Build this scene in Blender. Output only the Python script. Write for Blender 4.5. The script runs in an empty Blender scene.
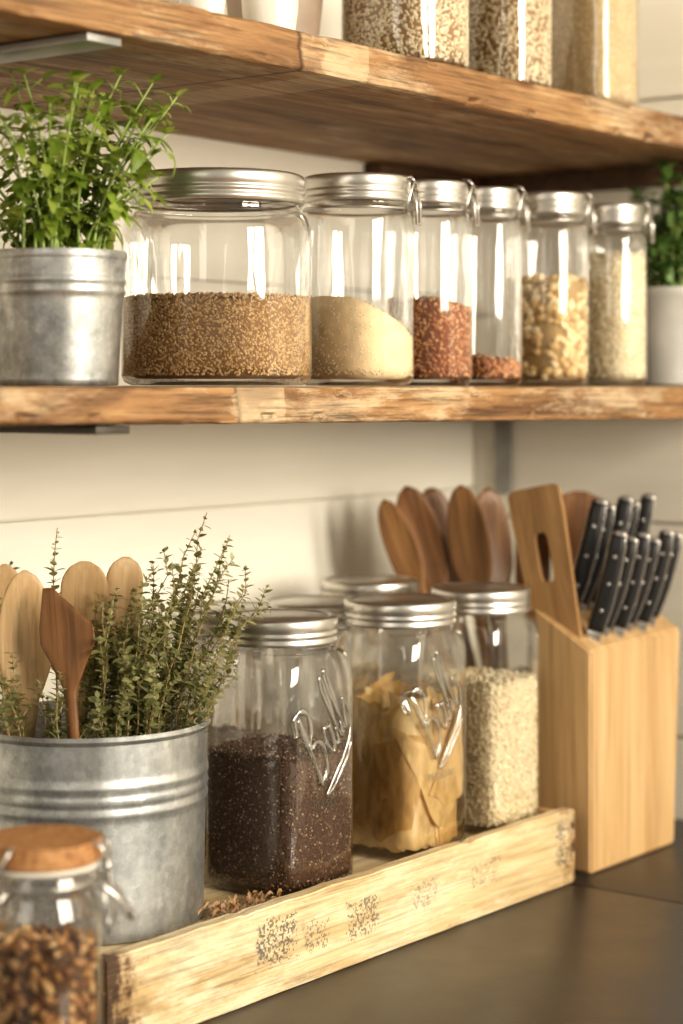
import bpy, bmesh, math, random
from mathutils import Vector, Matrix, noise
R = random.Random(7)
scene = bpy.context.scene
COL = scene.collection
DV = Vector((0.792, 0.610, 0)).normalized()
RV = Vector((0.610, -0.792, 0)).normalized()
CAMZ = 0.4457
pi = math.pi

# ------------------------------------------------------------------ materials
def new_mat(name):
    m = bpy.data.materials.new(name); m.use_nodes = True
    nt = m.node_tree; nt.nodes.clear()
    o = nt.nodes.new('ShaderNodeOutputMaterial')
    return m, nt, o
def N(nt, t, **kw):
    n = nt.nodes.new(t)
    for k, v in kw.items():
        if k in n.inputs: n.inputs[k].default_value = v
        else: setattr(n, k, v)
    return n
def L(nt, a, b): nt.links.new(a, b)
def c4(c): return (c[0], c[1], c[2], 1)
def ramp(nt, fac, stops):
    r = nt.nodes.new('ShaderNodeValToRGB')
    e = r.color_ramp.elements
    e[0].position, e[0].color = stops[0][0], c4(stops[0][1])
    e[1].position, e[1].color = stops[-1][0], c4(stops[-1][1])
    for p, c in stops[1:-1]:
        x = e.new(p); x.color = c4(c)
    L(nt, fac, r.inputs['Fac']); return r.outputs['Color']
def mapping(nt, scale=(1,1,1), loc=(0,0,0), rot=(0,0,0), src=None):
    mp = N(nt, 'ShaderNodeMapping')
    mp.inputs['Scale'].default_value = scale; mp.inputs['Location'].default_value = loc
    mp.inputs['Rotation'].default_value = rot
    if src is None:
        tc = N(nt, 'ShaderNodeTexCoord'); src = tc.outputs['Object']
    L(nt, src, mp.inputs['Vector']); return mp.outputs['Vector']
def mix(nt, fac, a, b, mode='MIX'):
    m = N(nt, 'ShaderNodeMix', data_type='RGBA', blend_type=mode)
    for s, v in ((m.inputs[0], fac), (m.inputs[6], a), (m.inputs[7], b)):
        if isinstance(v, (int, float)): s.default_value = v
        elif isinstance(v, tuple): s.default_value = c4(v)
        else: L(nt, v, s)
    return m.outputs[2]
def math_n(nt, op, a, b=None, c=None):
    m = N(nt, 'ShaderNodeMath', operation=op)
    for i, v in enumerate((a, b, c)):
        if v is None: continue
        if isinstance(v, (int, float)): m.inputs[i].default_value = v
        else: L(nt, v, m.inputs[i])
    return m.outputs[0]
def principled(nt, o, **kw):
    p = N(nt, 'ShaderNodeBsdfPrincipled')
    for k, v in kw.items():
        k = k.replace('_', ' ')
        if isinstance(v, (int, float)): p.inputs[k].default_value = v
        elif isinstance(v, tuple): p.inputs[k].default_value = c4(v)
        else: L(nt, v, p.inputs[k])
    L(nt, p.outputs[0], o.inputs[0]); return p
def bump(nt, p, h, strength=0.3, dist=0.002):
    b = N(nt, 'ShaderNodeBump'); b.inputs['Strength'].default_value = strength
    b.inputs['Distance'].default_value = dist
    L(nt, h, b.inputs['Height']); L(nt, b.outputs[0], p.inputs['Normal'])
def noise_n(nt, vec, scale, detail=5, rough=.5, dist=0):
    n = N(nt, 'ShaderNodeTexNoise'); n.inputs['Scale'].default_value = scale; n.inputs['Detail'].default_value = detail
    n.inputs['Roughness'].default_value = rough; n.inputs['Distortion'].default_value = dist
    L(nt, vec, n.inputs['Vector']); return n.outputs['Fac']

def wood(name, dark, mid, light, axis=0, scale=1.0, rough=0.55, bstr=0.4, patches=None, crack=0.5, seed=0.0, speck=None, rustic=0.0, ends=None, join=None, pk=.62, p0=.47, dist=1.6):
    """grain runs along the given axis; rustic adds knots, long cracks, stains and worn pale patches"""
    m, nt, o = new_mat(name)
    tc = N(nt, 'ShaderNodeTexCoord'); src = tc.outputs['Object']; raw = src
    sx = N(nt, 'ShaderNodeSeparateXYZ'); L(nt, raw, sx.inputs[0])
    jf = None
    if join is not None:   # two planks butted together: the grain changes across the joint
        jf = math_n(nt, 'GREATER_THAN', math_n(nt, 'ADD', sx.outputs[0], math_n(nt, 'MULTIPLY', sx.outputs[2], .12)), join)
        cb = N(nt, 'ShaderNodeCombineXYZ')
        for i in range(3): L(nt, math_n(nt, 'MULTIPLY', jf, 3.7+i), cb.inputs[i])
        va = N(nt, 'ShaderNodeVectorMath', operation='ADD'); L(nt, raw, va.inputs[0]); L(nt, cb.outputs[0], va.inputs[1]); src = va.outputs[0]
    st = [48*scale]*3; st[axis] = 3.4*scale
    v = mapping(nt, tuple(st), (seed, seed*.7, seed*.3), src=src)
    f1 = noise_n(nt, v, 1.0, 9, .66, dist)
    col = ramp(nt, f1, [(0.30, dark), (0.5, mid), (0.70, light)])
    st2 = [420*scale]*3; st2[axis] = 11*scale
    v2 = mapping(nt, tuple(st2), (seed*2, seed, 0), src=src)
    f2 = noise_n(nt, v2, 1.0, 5)
    g = ramp(nt, f2, [(0.32, (1-crack*.8,)*3), (0.50, (1,1,1)), (1, (1.0,1.0,1.0))])
    col = mix(nt, 1.0, col, g, 'MULTIPLY')
    h = mix(nt, 0.5, f1, f2)
    if patches:
        st3 = [20*scale]*3; st3[axis] = 5*scale
        v3 = mapping(nt, tuple(st3), (seed+3, seed, 1), src=src)
        f3 = noise_n(nt, v3, 1.0, 10, .78)
        f = ramp(nt, f3, [(p0, (0,0,0)), (p0+.09, (1,1,1))])
        col = mix(nt, f, col, mix(nt, 1.0, mix(nt, pk, col, patches), g, 'MULTIPLY'))
    if rustic:
        st5 = [14]*3; st5[axis] = 4.5
        f5 = noise_n(nt, mapping(nt, tuple(st5), (seed*1.7+5, 2, seed), src=src), 1.0, 8, .7, .6)
        s5 = ramp(nt, f5, [(0.36, (1-.62*rustic, 1-.67*rustic, 1-.70*rustic)), (0.47, (1,1,1))])
        col = mix(nt, 1.0, col, s5, 'MULTIPLY')
        st6 = [130]*3; st6[axis] = 5.0
        f6 = noise_n(nt, mapping(nt, tuple(st6), (seed*3+1, seed, 4), src=src), 1.0, 2, .5, .2)
        c6 = math_n(nt, 'ABSOLUTE', math_n(nt, 'SUBTRACT', f6, 0.5))
        k6 = ramp(nt, c6, [(0.0, (1-.75*rustic,)*3), (0.011, (1,1,1))])
        fm = noise_n(nt, mapping(nt, (6,6,6), (seed,1,2), src=src), 1.0, 2)
        k6 = mix(nt, ramp(nt, fm, [(.42,(0,0,0)),(.55,(1,1,1))]), (1,1,1), k6)
        col = mix(nt, 1.0, col, k6, 'MULTIPLY')
        st7 = [13]*3; st7[axis] = 7
        vo = N(nt, 'ShaderNodeTexVoronoi'); vo.inputs['Scale'].default_value = 1.0
        L(nt, mapping(nt, tuple(st7), (seed+.4, seed*2+.3, .2), src=src), vo.inputs['Vector'])
        k7 = ramp(nt, vo.outputs['Distance'], [(0.05, (.22,.14,.10)), (0.10, (.55,.42,.34)), (0.18, (1,1,1))])
        col = mix(nt, rustic, col, mix(nt, 1.0, col, k7, 'MULTIPLY'))
    if jf is not None:
        e = math_n(nt, 'ABSOLUTE', math_n(nt, 'SUBTRACT', math_n(nt, 'ADD', sx.outputs[0], math_n(nt, 'MULTIPLY', sx.outputs[2], .12)), join))
        kk = ramp(nt, e, [(0.0005, (.25,.18,.12)), (0.0013, (1,1,1))])
        col = mix(nt, 1.0, col, kk, 'MULTIPLY')
        near = math_n(nt, 'SUBTRACT', join, sx.outputs[0])
        nb = math_n(nt, 'MULTIPLY', math_n(nt, 'GREATER_THAN', near, 0.0), math_n(nt, 'LESS_THAN', math_n(nt, 'ADD', near, math_n(nt, 'MULTIPLY', f1, .06)), 0.085))
        col = mix(nt, math_n(nt, 'MULTIPLY', nb, .30), col, mix(nt, 1.0, (.72,.58,.38), g, 'MULTIPLY'))
    if speck:
        tot = None
        vo = N(nt, 'ShaderNodeTexVoronoi', distance='CHEBYCHEV'); vo.inputs['Scale'].default_value = 560; vo.inputs['Randomness'].default_value=.7; L(nt, raw, vo.inputs['Vector'])
        sc = N(nt, 'ShaderNodeSeparateColor'); L(nt, vo.outputs['Color'], sc.inputs[0])
        f6 = noise_n(nt, raw, 95, 5, .65)
        for (a, w_, th, dz_, wt) in speck:
            d = math_n(nt, 'SUBTRACT', w_, math_n(nt, 'ABSOLUTE', math_n(nt, 'SUBTRACT', sx.outputs[0], a)))
            dz = math_n(nt, 'SUBTRACT', dz_, math_n(nt, 'ABSOLUTE', math_n(nt, 'SUBTRACT', sx.outputs[2], th)))
            d = math_n(nt, 'MINIMUM', d, dz)
            d = math_n(nt, 'ADD', d, math_n(nt, 'MULTIPLY', math_n(nt, 'SUBTRACT', f6, .5), .024))
            d = math_n(nt, 'MULTIPLY', math_n(nt, 'MINIMUM', math_n(nt, 'MAXIMUM', math_n(nt, 'MULTIPLY', d, 260.0), 0.0), 1.0), wt)
            tot = d if tot is None else math_n(nt, 'MAXIMUM', tot, d)
        q = math_n(nt, 'ADD', sc.outputs[0], math_n(nt, 'MULTIPLY', math_n(nt, 'SUBTRACT', f6, .5), 1.7))
        q = math_n(nt, 'ADD', q, math_n(nt, 'MULTIPLY', tot, .25))
        f = ramp(nt, q, [(0.78, (0,0,0)), (0.84, (.85,.85,.85))])
        col = mix(nt, mix(nt, 1.0, f, tot, 'MULTIPLY'), col, (0.075, 0.075, 0.075))
    if ends:
        x0, x1 = ends
        dd = math_n(nt, 'MINIMUM', math_n(nt, 'SUBTRACT', sx.outputs[0], x0), math_n(nt, 'SUBTRACT', x1, sx.outputs[0]))
        dd = math_n(nt, 'ADD', dd, math_n(nt, 'MULTIPLY', math_n(nt, 'SUBTRACT', noise_n(nt, raw, 80, 6, .7), .5), .11))
        k = ramp(nt, dd, [(0.010, (.14,.10,.08)), (0.018, (.6,.52,.46)), (0.034, (1,1,1))])
        col = mix(nt, 1.0, col, k, 'MULTIPLY')
    p = principled(nt, o, Base_Color=col, Roughness=rough)
    bump(nt, p, h, bstr, 0.0022)
    return m

def plain(name, col, rough=0.5, metal=0.0, var=0.12, nscale=40, bstr=0.0, coat=0.0):
    m, nt, o = new_mat(name)
    v = mapping(nt)
    f = noise_n(nt, v, nscale, 5)
    a = tuple(max(0, c*(1-var)) for c in col); b = tuple(min(1, c*(1+var)) for c in col)
    cc = ramp(nt, f, [(0.3, a), (0.7, b)])
    p = principled(nt, o, Base_Color=cc, Roughness=rough, Metallic=metal, Coat_Weight=coat)
    if bstr: bump(nt, p, f, bstr, 0.001)
    return m

def galvanized(name, a=(0.36,0.37,0.37), b=(0.66,0.67,0.66)):
    m, nt, o = new_mat(name)
    v = mapping(nt)
    vo = N(nt, 'ShaderNodeTexVoronoi'); vo.inputs['Scale'].default_value = 170; L(nt, v, vo.inputs['Vector'])
    f = noise_n(nt, v, 30, 9, .75)
    c = ramp(nt, f, [(0.3, a), (0.66, b)])
    g = ramp(nt, vo.outputs['Color'], [(0, (.74,.75,.76)), (1, (1,1,1))])
    c = mix(nt, 1, c, g, 'MULTIPLY')
    vs = mapping(nt, (40,40,9)); fs = noise_n(nt, vs, 1, 6, .6)
    c = mix(nt, 1, c, ramp(nt, fs, [(0.35,(.72,.72,.72)),(0.6,(1,1,1))]), 'MULTIPLY')
    r = ramp(nt, f, [(0.3, (.52,.52,.52)), (0.7, (.34,.34,.34))])
    p = principled(nt, o, Base_Color=c, Metallic=0.85, Roughness=r)
    bump(nt, p, f, 0.2, 0.002)
    return m

def glass(name, tint=(0.88,0.88,0.83), wob=0.25, refl=1.25, ns=45, rough=.07):
    m, nt, o = new_mat(name)
    lw = N(nt, 'ShaderNodeLayerWeight'); lw.inputs['Blend'].default_value = 0.25
    col = ramp(nt, lw.outputs['Facing'], [(0.0, (0.998,0.998,0.995)), (0.55, (0.975,0.975,0.96)), (0.97, tint)])
    tr = N(nt, 'ShaderNodeBsdfTransparent'); L(nt, col, tr.inputs['Color'])
    gl = N(nt, 'ShaderNodeBsdfGlossy'); gl.inputs['Roughness'].default_value = rough
    gl.inputs['Color'].default_value = (1,1,1,1)
    v = mapping(nt, (1,1,0.25))
    f = noise_n(nt, v, ns, 1.5)
    b = N(nt, 'ShaderNodeBump'); b.inputs['Strength'].default_value = wob; b.inputs['Distance'].default_value = 0.004
    L(nt, f, b.inputs['Height']); L(nt, b.outputs[0], gl.inputs['Normal'])
    fr = N(nt, 'ShaderNodeFresnel'); fr.inputs['IOR'].default_value = 1.5
    mu = N(nt, 'ShaderNodeMath', operation='MULTIPLY', use_clamp=True); L(nt, fr.outputs[0], mu.inputs[0]); mu.inputs[1].default_value = refl
    mn = math_n(nt, 'MINIMUM', mu.outputs[0], .65)
    mx = N(nt, 'ShaderNodeMixShader'); L(nt, mn, mx.inputs[0]); L(nt, tr.outputs[0], mx.inputs[1]); L(nt, gl.outputs[0], mx.inputs[2])
    L(nt, mx.outputs[0], o.inputs[0]); return m

def grain(name, stops, rough=0.55, mott=0, trans=0):
    m, nt, o = new_mat(name)
    g = N(nt, 'ShaderNodeNewGeometry')
    c = ramp(nt, g.outputs['Random Per Island'], stops)
    if mott:
        f = noise_n(nt, mapping(nt, (1,1,.45)), 100, 6, .65)
        c = mix(nt, mott, c, mix(nt, 1.0, c, ramp(nt, f, [(.34,(.50,.42,.30)),(.56,(1.1,1.1,1.1))]), 'MULTIPLY'))
    p = principled(nt, o, Base_Color=c, Roughness=rough)
    if trans:
        if mott: bump(nt, p, f, .4, .002)
        t = N(nt, 'ShaderNodeBsdfTranslucent'); L(nt, c, t.inputs[0])
        mx = N(nt, 'ShaderNodeMixShader'); mx.inputs[0].default_value = trans
        L(nt, p.outputs[0], mx.inputs[1]); L(nt, t.outputs[0], mx.inputs[2]); L(nt, mx.outputs[0], o.inputs[0])
    return m

M = {}
M['shelf'] = wood('aged_shelf_wood', (0.11,0.049,0.018), (0.31,0.166,0.068), (0.50,0.315,0.148), 0, 1.0, 0.6, 0.9, patches=(0.72,0.58,0.39), crack=0.65, rustic=.72, join=1.121, pk=.5, p0=.50, dist=.9)
M['shelf2'] = wood('aged_shelf_wood_upper', (0.10,0.044,0.016), (0.29,0.153,0.062), (0.47,0.29,0.134), 0, 1.0, 0.6, 0.9, patches=(0.65,0.51,0.33), crack=0.65, seed=4.3, rustic=.72, join=1.222, pk=.5, p0=.50, dist=.9)
M['tray'] = wood('pale_crate_wood', (0.44,0.30,0.145), (0.65,0.49,0.275), (0.78,0.63,0.40), 0, 1.0, 0.65, 0.7, crack=0.4, seed=2.0, patches=(.84,.73,.53), rustic=.42, dist=1.2,
                 speck=[(0.178,0.024,.040,.018,.95),(0.225,0.016,.034,.013,.75),(0.283,0.022,.035,.016,.85),(0.365,0.02,.036,.013,.6),(0.455,0.024,.036,.012,.55),(0.577,0.011,.038,.022,1.0)], ends=(0.0, 0.612))
M['tray_end'] = wood('crate_end_wood', (0.22,0.12,0.05), (0.5,0.32,0.14), (0.7,0.5,0.27), 1, 1.2, 0.65, 0.5, crack=0.5, seed=6.0, rustic=.6)
M['block'] = wood('beech_block', (0.44,0.265,0.12), (0.57,0.375,0.185), (0.66,0.46,0.245), 2, 0.6, 0.45, 0.12, crack=0.28, seed=1.0)
M['sp_light'] = wood('pale_spoon_wood', (0.45,0.285,0.13), (0.60,0.41,0.22), (0.72,0.53,0.31), 2, 1.0, 0.5, 0.12, crack=0.25, seed=5)
M['sp_tan'] = wood('tan_spoon_wood', (0.22,0.12,0.048), (0.34,0.195,0.083), (0.44,0.27,0.12), 2, 1.0, 0.5, 0.12, crack=0.25, seed=6)
M['sp_mid'] = wood('olive_spoon_wood', (0.18,0.088,0.034), (0.31,0.163,0.066), (0.42,0.24,0.10), 2, 1.0, 0.42, 0.12, crack=0.3, seed=8)
M['sp_dark'] = wood('walnut_spoon_wood', (0.12,0.054,0.021), (0.22,0.104,0.039), (0.32,0.16,0.065), 2, 1.0, 0.42, 0.12, crack=0.3, seed=9)
m, nt, o = new_mat('cork_lid')
v = mapping(nt); f = noise_n(nt, v, 260, 5, .7); f2 = noise_n(nt, v, 60, 4)
c = ramp(nt, f, [(0.38,(.13,.052,.018)),(0.47,(.42,.20,.075)),(0.7,(.55,.30,.13))])
c = mix(nt, .3, c, ramp(nt, f2, [(.35,(.28,.12,.04)),(.65,(.56,.33,.14))]))
p = principled(nt,o,Base_Color=c,Roughness=.7); bump(nt,p,f,.6,.001); M['lidwood']=m
M['galv'] = galvanized('galvanized_steel', (0.34,0.35,0.35), (0.70,0.71,0.70))
M['galv2'] = galvanized('weathered_galvanized_steel', (0.26,0.27,0.27), (0.64,0.64,0.62))
M['lid'] = plain('brushed_lid_metal', (0.64,0.62,0.58), 0.32, 0.95, 0.08, 60)
M['wire'] = plain('steel_wire', (0.6,0.58,0.55), 0.3, 1.0, 0.05)
M['bracket'] = plain('grey_bracket_metal', (0.32,0.32,0.31), 0.45, 0.7, 0.15)
M['bracket_dark'] = plain('dark_bracket_metal', (0.09,0.08,0.07), 0.5, 0.6, 0.15)
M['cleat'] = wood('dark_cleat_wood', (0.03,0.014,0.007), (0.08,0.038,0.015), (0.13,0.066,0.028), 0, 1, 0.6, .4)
M['glass'] = glass('clear_jar_glass', (0.78,0.78,0.71), wob=.50, refl=1.75, rough=.06)
M['glass_sq'] = glass('thick_jar_glass', (0.72,0.72,0.65), 0.65, refl=1.9, rough=.05)
m, nt, o = new_mat('embossed_glass')
tr = N(nt,'ShaderNodeBsdfTransparent'); tr.inputs['Color'].default_value=(.95,.95,.92,1)
gl = N(nt,'ShaderNodeBsdfGlossy'); gl.inputs['Roughness'].default_value=.10
lw = N(nt,'ShaderNodeLayerWeight'); lw.inputs['Blend'].default_value=.5
fc = ramp(nt, lw.outputs['Facing'], [(0,(.18,.18,.18)),(1,(.78,.78,.78))])
mx = N(nt,'ShaderNodeMixShader'); L(nt,fc,mx.inputs[0]); L(nt,tr.outputs[0],mx.inputs[1]); L(nt,gl.outputs[0],mx.inputs[2]); L(nt,mx.outputs[0],o.inputs[0])
M['emboss'] = m
M['black'] = plain('black_handle', (0.014,0.013,0.013), 0.45, 0, 0.1, coat=.05)
M['rivet'] = plain('rivet_steel', (0.62,0.60,0.57), 0.32, 1.0, 0.02)
M['blade'] = plain('blade_steel', (0.7,0.7,0.7), 0.2, 1.0, 0.02)
M['ceramic'] = plain('cream_ceramic', (0.74,0.70,0.62), 0.35, 0, 0.05, 20)
M['greypot'] = plain('grey_ceramic', (0.40,0.39,0.36), 0.45, 0, 0.12, 25)
M['stone'] = plain('taupe_stoneware', (0.33,0.25,0.19), 0.5, 0, 0.15, 30)
M['soil'] = plain('potting_soil', (0.05,0.032,0.02), 0.9, 0, 0.4, 200, 0.8)
M['flour'] = plain('flour_fill', (0.78,0.62,0.40), 0.85, 0, 0.14, 90, .5)
M['tanflour'] = plain('tan_flour_fill', (0.52,0.39,0.22), 0.85, 0, 0.14, 40, .5)
M['redsmall'] = grain('red_lentils', [(0,(0.28,0.095,0.035)),(0.4,(0.48,0.20,0.08)),(0.8,(0.60,0.32,0.15)),(1,(0.70,0.48,0.28))])
M['redcore'] = plain('lentil_core', (0.22,0.08,0.033), .8)
M['lentil'] = grain('golden_brown_grain', [(0,(0.30,0.17,0.072)),(0.5,(0.51,0.33,0.155)),(1,(0.69,0.51,0.28))])
M['lentilcore'] = plain('brown_core', (0.26,0.15,0.065), .8)
M['nut'] = grain('shelled_nuts', [(0,(0.54,0.36,0.16)),(0.5,(0.76,0.58,0.32)),(1,(0.86,0.74,0.50))])
M['nutcore'] = plain('nut_core', (0.38,0.26,0.12), .8)
M['oat'] = grain('oat_flakes', [(0,(0.74,0.63,0.44)),(0.5,(0.86,0.78,0.60)),(1,(0.90,0.86,0.72))])
M['oatcore'] = plain('oat_core', (0.62,0.53,0.36), .8)
M['wheat'] = grain('wheat_grains', [(0,(0.50,0.40,0.24)),(0.5,(0.71,0.61,0.42)),(1,(0.85,0.77,0.59))])
M['chia'] = grain('dark_seeds', [(0,(0.048,0.022,0.011)),(0.65,(0.13,0.064,0.031)),(0.90,(0.22,0.12,0.06)),(1,(0.54,0.43,0.30))])
M['chiacore'] = plain('seed_core', (0.072,0.035,0.018), .7)
M['pasta'] = grain('dried_sheets', [(0,(0.58,0.37,0.14)),(0.5,(0.73,0.52,0.23)),(1,(0.84,0.67,0.38))], 0.4, mott=.45, trans=.35)
M['granola'] = grain('mixed_nuts', [(0,(0.09,0.036,0.013)),(0.35,(0.30,0.13,0.042)),(0.7,(0.50,0.27,0.10)),(1,(0.70,0.48,0.24))], 0.45)
M['darkcore'] = plain('dark_core', (0.08,0.04,0.018), .9)

def leafmat(name, a, b, c, tf=.35):
    m, nt, o = new_mat(name)
    g = N(nt, 'ShaderNodeNewGeometry')
    col = ramp(nt, g.outputs['Random Per Island'], [(0, a), (0.5, b), (1, c)])
    p = principled(nt, o, Base_Color=col, Roughness=0.42)
    t = N(nt, 'ShaderNodeBsdfTranslucent'); L(nt, col, t.inputs[0])
    mx = N(nt, 'ShaderNodeMixShader'); mx.inputs[0].default_value = tf
    L(nt, p.outputs[0], mx.inputs[1]); L(nt, t.outputs[0], mx.inputs[2]); L(nt, mx.outputs[0], o.inputs[0])
    return m
M['basil'] = leafmat('herb_leaf', (0.17,0.255,0.035), (0.33,0.44,0.07), (0.56,0.63,0.18), .42)
M['basilstem'] = plain('herb_stem', (0.30,0.40,0.11), 0.5)
M['thyme'] = leafmat('thyme_leaf', (0.24,0.26,0.11), (0.40,0.41,0.195), (0.63,0.61,0.36), .5)
M['thymestem'] = plain('thyme_stem', (0.38,0.27,0.14), 0.6)
M['ivy'] = leafmat('dark_leaf', (0.06,0.12,0.025), (0.12,0.22,0.055), (0.20,0.31,0.10))

m, nt, o = new_mat('cream_wall_paint')
v = mapping(nt, (1.5,1.5,12)); f = noise_n(nt, v, 3, 6)
cc = ramp(nt, f, [(0.3,(0.82,0.785,0.69)),(0.7,(0.88,0.845,0.76))])
p = principled(nt,o,Base_Color=cc,Roughness=0.5); bump(nt,p,f,0.1,0.002); M['wall']=m
m, nt, o = new_mat('dark_stone_counter')
v = mapping(nt); f = noise_n(nt, v, 9, 9, .65); f2 = noise_n(nt, v, 420, 2)
cc = ramp(nt, f, [(0.3,(0.026,0.023,0.021)),(0.7,(0.056,0.049,0.044))])
rr = ramp(nt, f, [(0.3,(.30,.30,.30)),(0.7,(.42,.42,.42))])
p = principled(nt,o,Base_Color=cc,Roughness=rr); bump(nt,p,f2,0.08,0.001); M['counter']=m
M['floor'] = wood('oak_floor', (0.2,0.1,0.05),(0.35,0.2,0.1),(0.45,0.28,0.15),0,.3)

# ------------------------------------------------------------------ mesh helpers
def obj_from_bm(name, bm, mat, smooth=True, recalc=True):
    if recalc: bmesh.ops.recalc_face_normals(bm, faces=bm.faces)
    me = bpy.data.meshes.new(name); bm.to_mesh(me); bm.free()
    if mat: me.materials.append(mat)
    if smooth:
        for p in me.polygons: p.use_smooth = True
    ob = bpy.data.objects.new(name, me); COL.objects.link(ob); return ob
def autosmooth(ob, ang=40):
    bm = bmesh.new(); bm.from_mesh(ob.data)
    for e in bm.edges:
        if len(e.link_faces) == 2 and e.calc_face_angle(0) > math.radians(ang): e.smooth = False
    bm.to_mesh(ob.data); bm.free()
def lathe_bm(bm, prof, seg=64, n=2.0, off=(0,0,0)):
    rings = []
    for q in prof:
        r, z = q[0], q[1]; nn = q[2] if len(q) > 2 else n
        if r < 1e-6: rings.append([bm.verts.new((off[0], off[1], z+off[2]))]); continue
        ring = []
        for i in range(seg):
            t = 2*pi*i/seg; c, s = math.cos(t), math.sin(t)
            k = (abs(c)**nn + abs(s)**nn)**(-1/nn)
            ring.append(bm.verts.new((off[0]+r*k*c, off[1]+r*k*s, z+off[2])))
        rings.append(ring)
    for a, b in zip(rings, rings[1:]):
        if len(a) == 1 and len(b) == 1: continue
        for i in range(seg):
            j = (i+1) % seg
            if len(a) == 1: bm.faces.new((a[0], b[j], b[i]))
            elif len(b) == 1: bm.faces.new((a[i], a[j], b[0]))
            else: bm.faces.new((a[i], a[j], b[j], b[i]))
def lathe(name, prof, mat, seg=64, n=2.0):
    bm = bmesh.new(); lathe_bm(bm, prof, seg, n)
    ob = obj_from_bm(name, bm, mat); autosmooth(ob, 50); return ob
def tube_bm(bm, pts, rad, seg=8, closed=False):
    pts = [Vector(p) for p in pts]; n = len(pts); rings = []
    if not isinstance(rad, (list, tuple)): rad = [rad]*n
    prev = None
    for i, p in enumerate(pts):
        if closed: t = pts[(i+1) % n]-pts[i-1]
        else: t = pts[min(i+1, n-1)]-pts[max(i-1, 0)]
        if t.length < 1e-9: t = Vector((0,0,1))
        t.normalize()
        if prev is None: a = t.orthogonal().normalized()
        else:
            a = prev - t*prev.dot(t)
            if a.length < 1e-6: a = t.orthogonal()
            a.normalize()
        prev = a; b = t.cross(a)
        rings.append([bm.verts.new(p+(a*math.cos(2*pi*k/seg)+b*math.sin(2*pi*k/seg))*rad[i]) for k in range(seg)])
    rng = range(n) if closed else range(n-1)
    for i in rng:
        A, B = rings[i], rings[(i+1) % n]
        for k in range(seg):
            bm.faces.new((A[k], A[(k+1) % seg], B[(k+1) % seg], B[k]))
    if not closed:
        bm.faces.new(rings[0][::-1]); bm.faces.new(rings[-1])
def tube(name, pts, rad, mat, seg=8, closed=False):
    bm = bmesh.new(); tube_bm(bm, pts, rad, seg, closed); return obj_from_bm(name, bm, mat)
def box_bm(bm, lo, hi):
    x0,y0,z0 = lo; x1,y1,z1 = hi
    v = [bm.verts.new(p) for p in ((x0,y0,z0),(x1,y0,z0),(x1,y1,z0),(x0,y1,z0),(x0,y0,z1),(x1,y0,z1),(x1,y1,z1),(x0,y1,z1))]
    fs = [bm.faces.new([v[i] for i in f]) for f in ((0,3,2,1),(4,5,6,7),(0,1,5,4),(1,2,6,5),(2,3,7,6),(3,0,4,7))]
    return v, fs
def box(name, lo, hi, mat, bev=0.001, seg=2):
    bm = bmesh.new(); box_bm(bm, lo, hi)
    if bev: bmesh.ops.bevel(bm, geom=bm.edges[:], offset=bev, segments=seg, affect='EDGES', profile=.6)
    ob = obj_from_bm(name, bm, mat); autosmooth(ob, 35); return ob
def empty(name, loc, rotz=0):
    e = bpy.data.objects.new(name, None); e.empty_display_size = 0.02; COL.objects.link(e)
    e.location = loc; e.rotation_euler[2] = rotz; return e
def child(o, parent): o.parent = parent; return o
def tag(o, label, cat, group=None, kind=None):
    o["label"] = label; o["category"] = cat
    if group: o["group"] = group
    if kind: o["kind"] = kind
    return o

# ------------------------------------------------------------------ setting
WY, WX = 1.235, 1.845
def shiplap(name, axis, lo, hi, z0, pitch, fixed, thick=0.02):
    bm = bmesh.new()
    z = z0
    while z > -0.9: z -= pitch
    while z < 1.8:
        a, b = max(z+0.0014, -0.9), min(z+pitch-0.0014, 1.8)
        if axis == 'x': box_bm(bm, (lo, fixed, a), (hi, fixed+thick, b))
        else: box_bm(bm, (fixed, lo, a), (fixed+thick, hi, b))
        z += pitch
    bmesh.ops.bevel(bm, geom=bm.edges[:], offset=0.0015, segments=2, affect='EDGES')
    if axis == 'x': box_bm(bm, (lo, fixed+.012, -.9), (hi, fixed+thick+.02, 1.8))
    else: box_bm(bm, (fixed+.012, lo, -.9), (fixed+thick+.02, hi, 1.8))
    ob = obj_from_bm(name, bm, M['wall']); autosmooth(ob, 35)
    ob["kind"] = "structure"; ob["label"] = "cream painted shiplap board wall"; return ob
shiplap('wall_back', 'x', -0.6, WX, 0.333, 0.21, WY)
shiplap('wall_right', 'y', -1.2, WY+.04, 0.083, 0.22, WX)
fl = box('floor', (-2.5,-3,-0.93), (WX, WY, -0.9), M['floor'], 0); fl["kind"]="structure"; fl["label"]="brown wooden floor boards"

ct = empty('countertop', (0,0,0)); tag(ct, "dark grey-brown stone kitchen countertop with a fine seam", "countertop")
SEAM = 1.545
a = box('slab', (-0.5,0.5,-0.04), (SEAM-.0008,WY-.001,0), M['counter'], 0.002); child(a, ct)
a = box('slab', (SEAM+.0008,0.5,-0.04), (WX-.001,WY-.001,0), M['counter'], 0.002); child(a, ct)
cab = empty('base_cabinet', (0,0,-0.9)); tag(cab, "plain cream base cabinet under the dark countertop", "cabinet")
child(box('body', (-0.5,0.55,0.0),(WX-.002,WY-.002,0.858), M['wall'], 0.002), cab)
for i in range(4):
    x = -0.48+i*0.58
    d = child(box('door', (x,0.53,0.10),(x+0.56,0.549,0.84), M['wall'], 0.003), cab)
    h = tube('handle', [(x+.5,0.53,0.7),(x+.5,0.505,0.7),(x+.5,0.505,0.58),(x+.5,0.53,0.58)], 0.005, M['bracket']); h.parent = d

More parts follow.
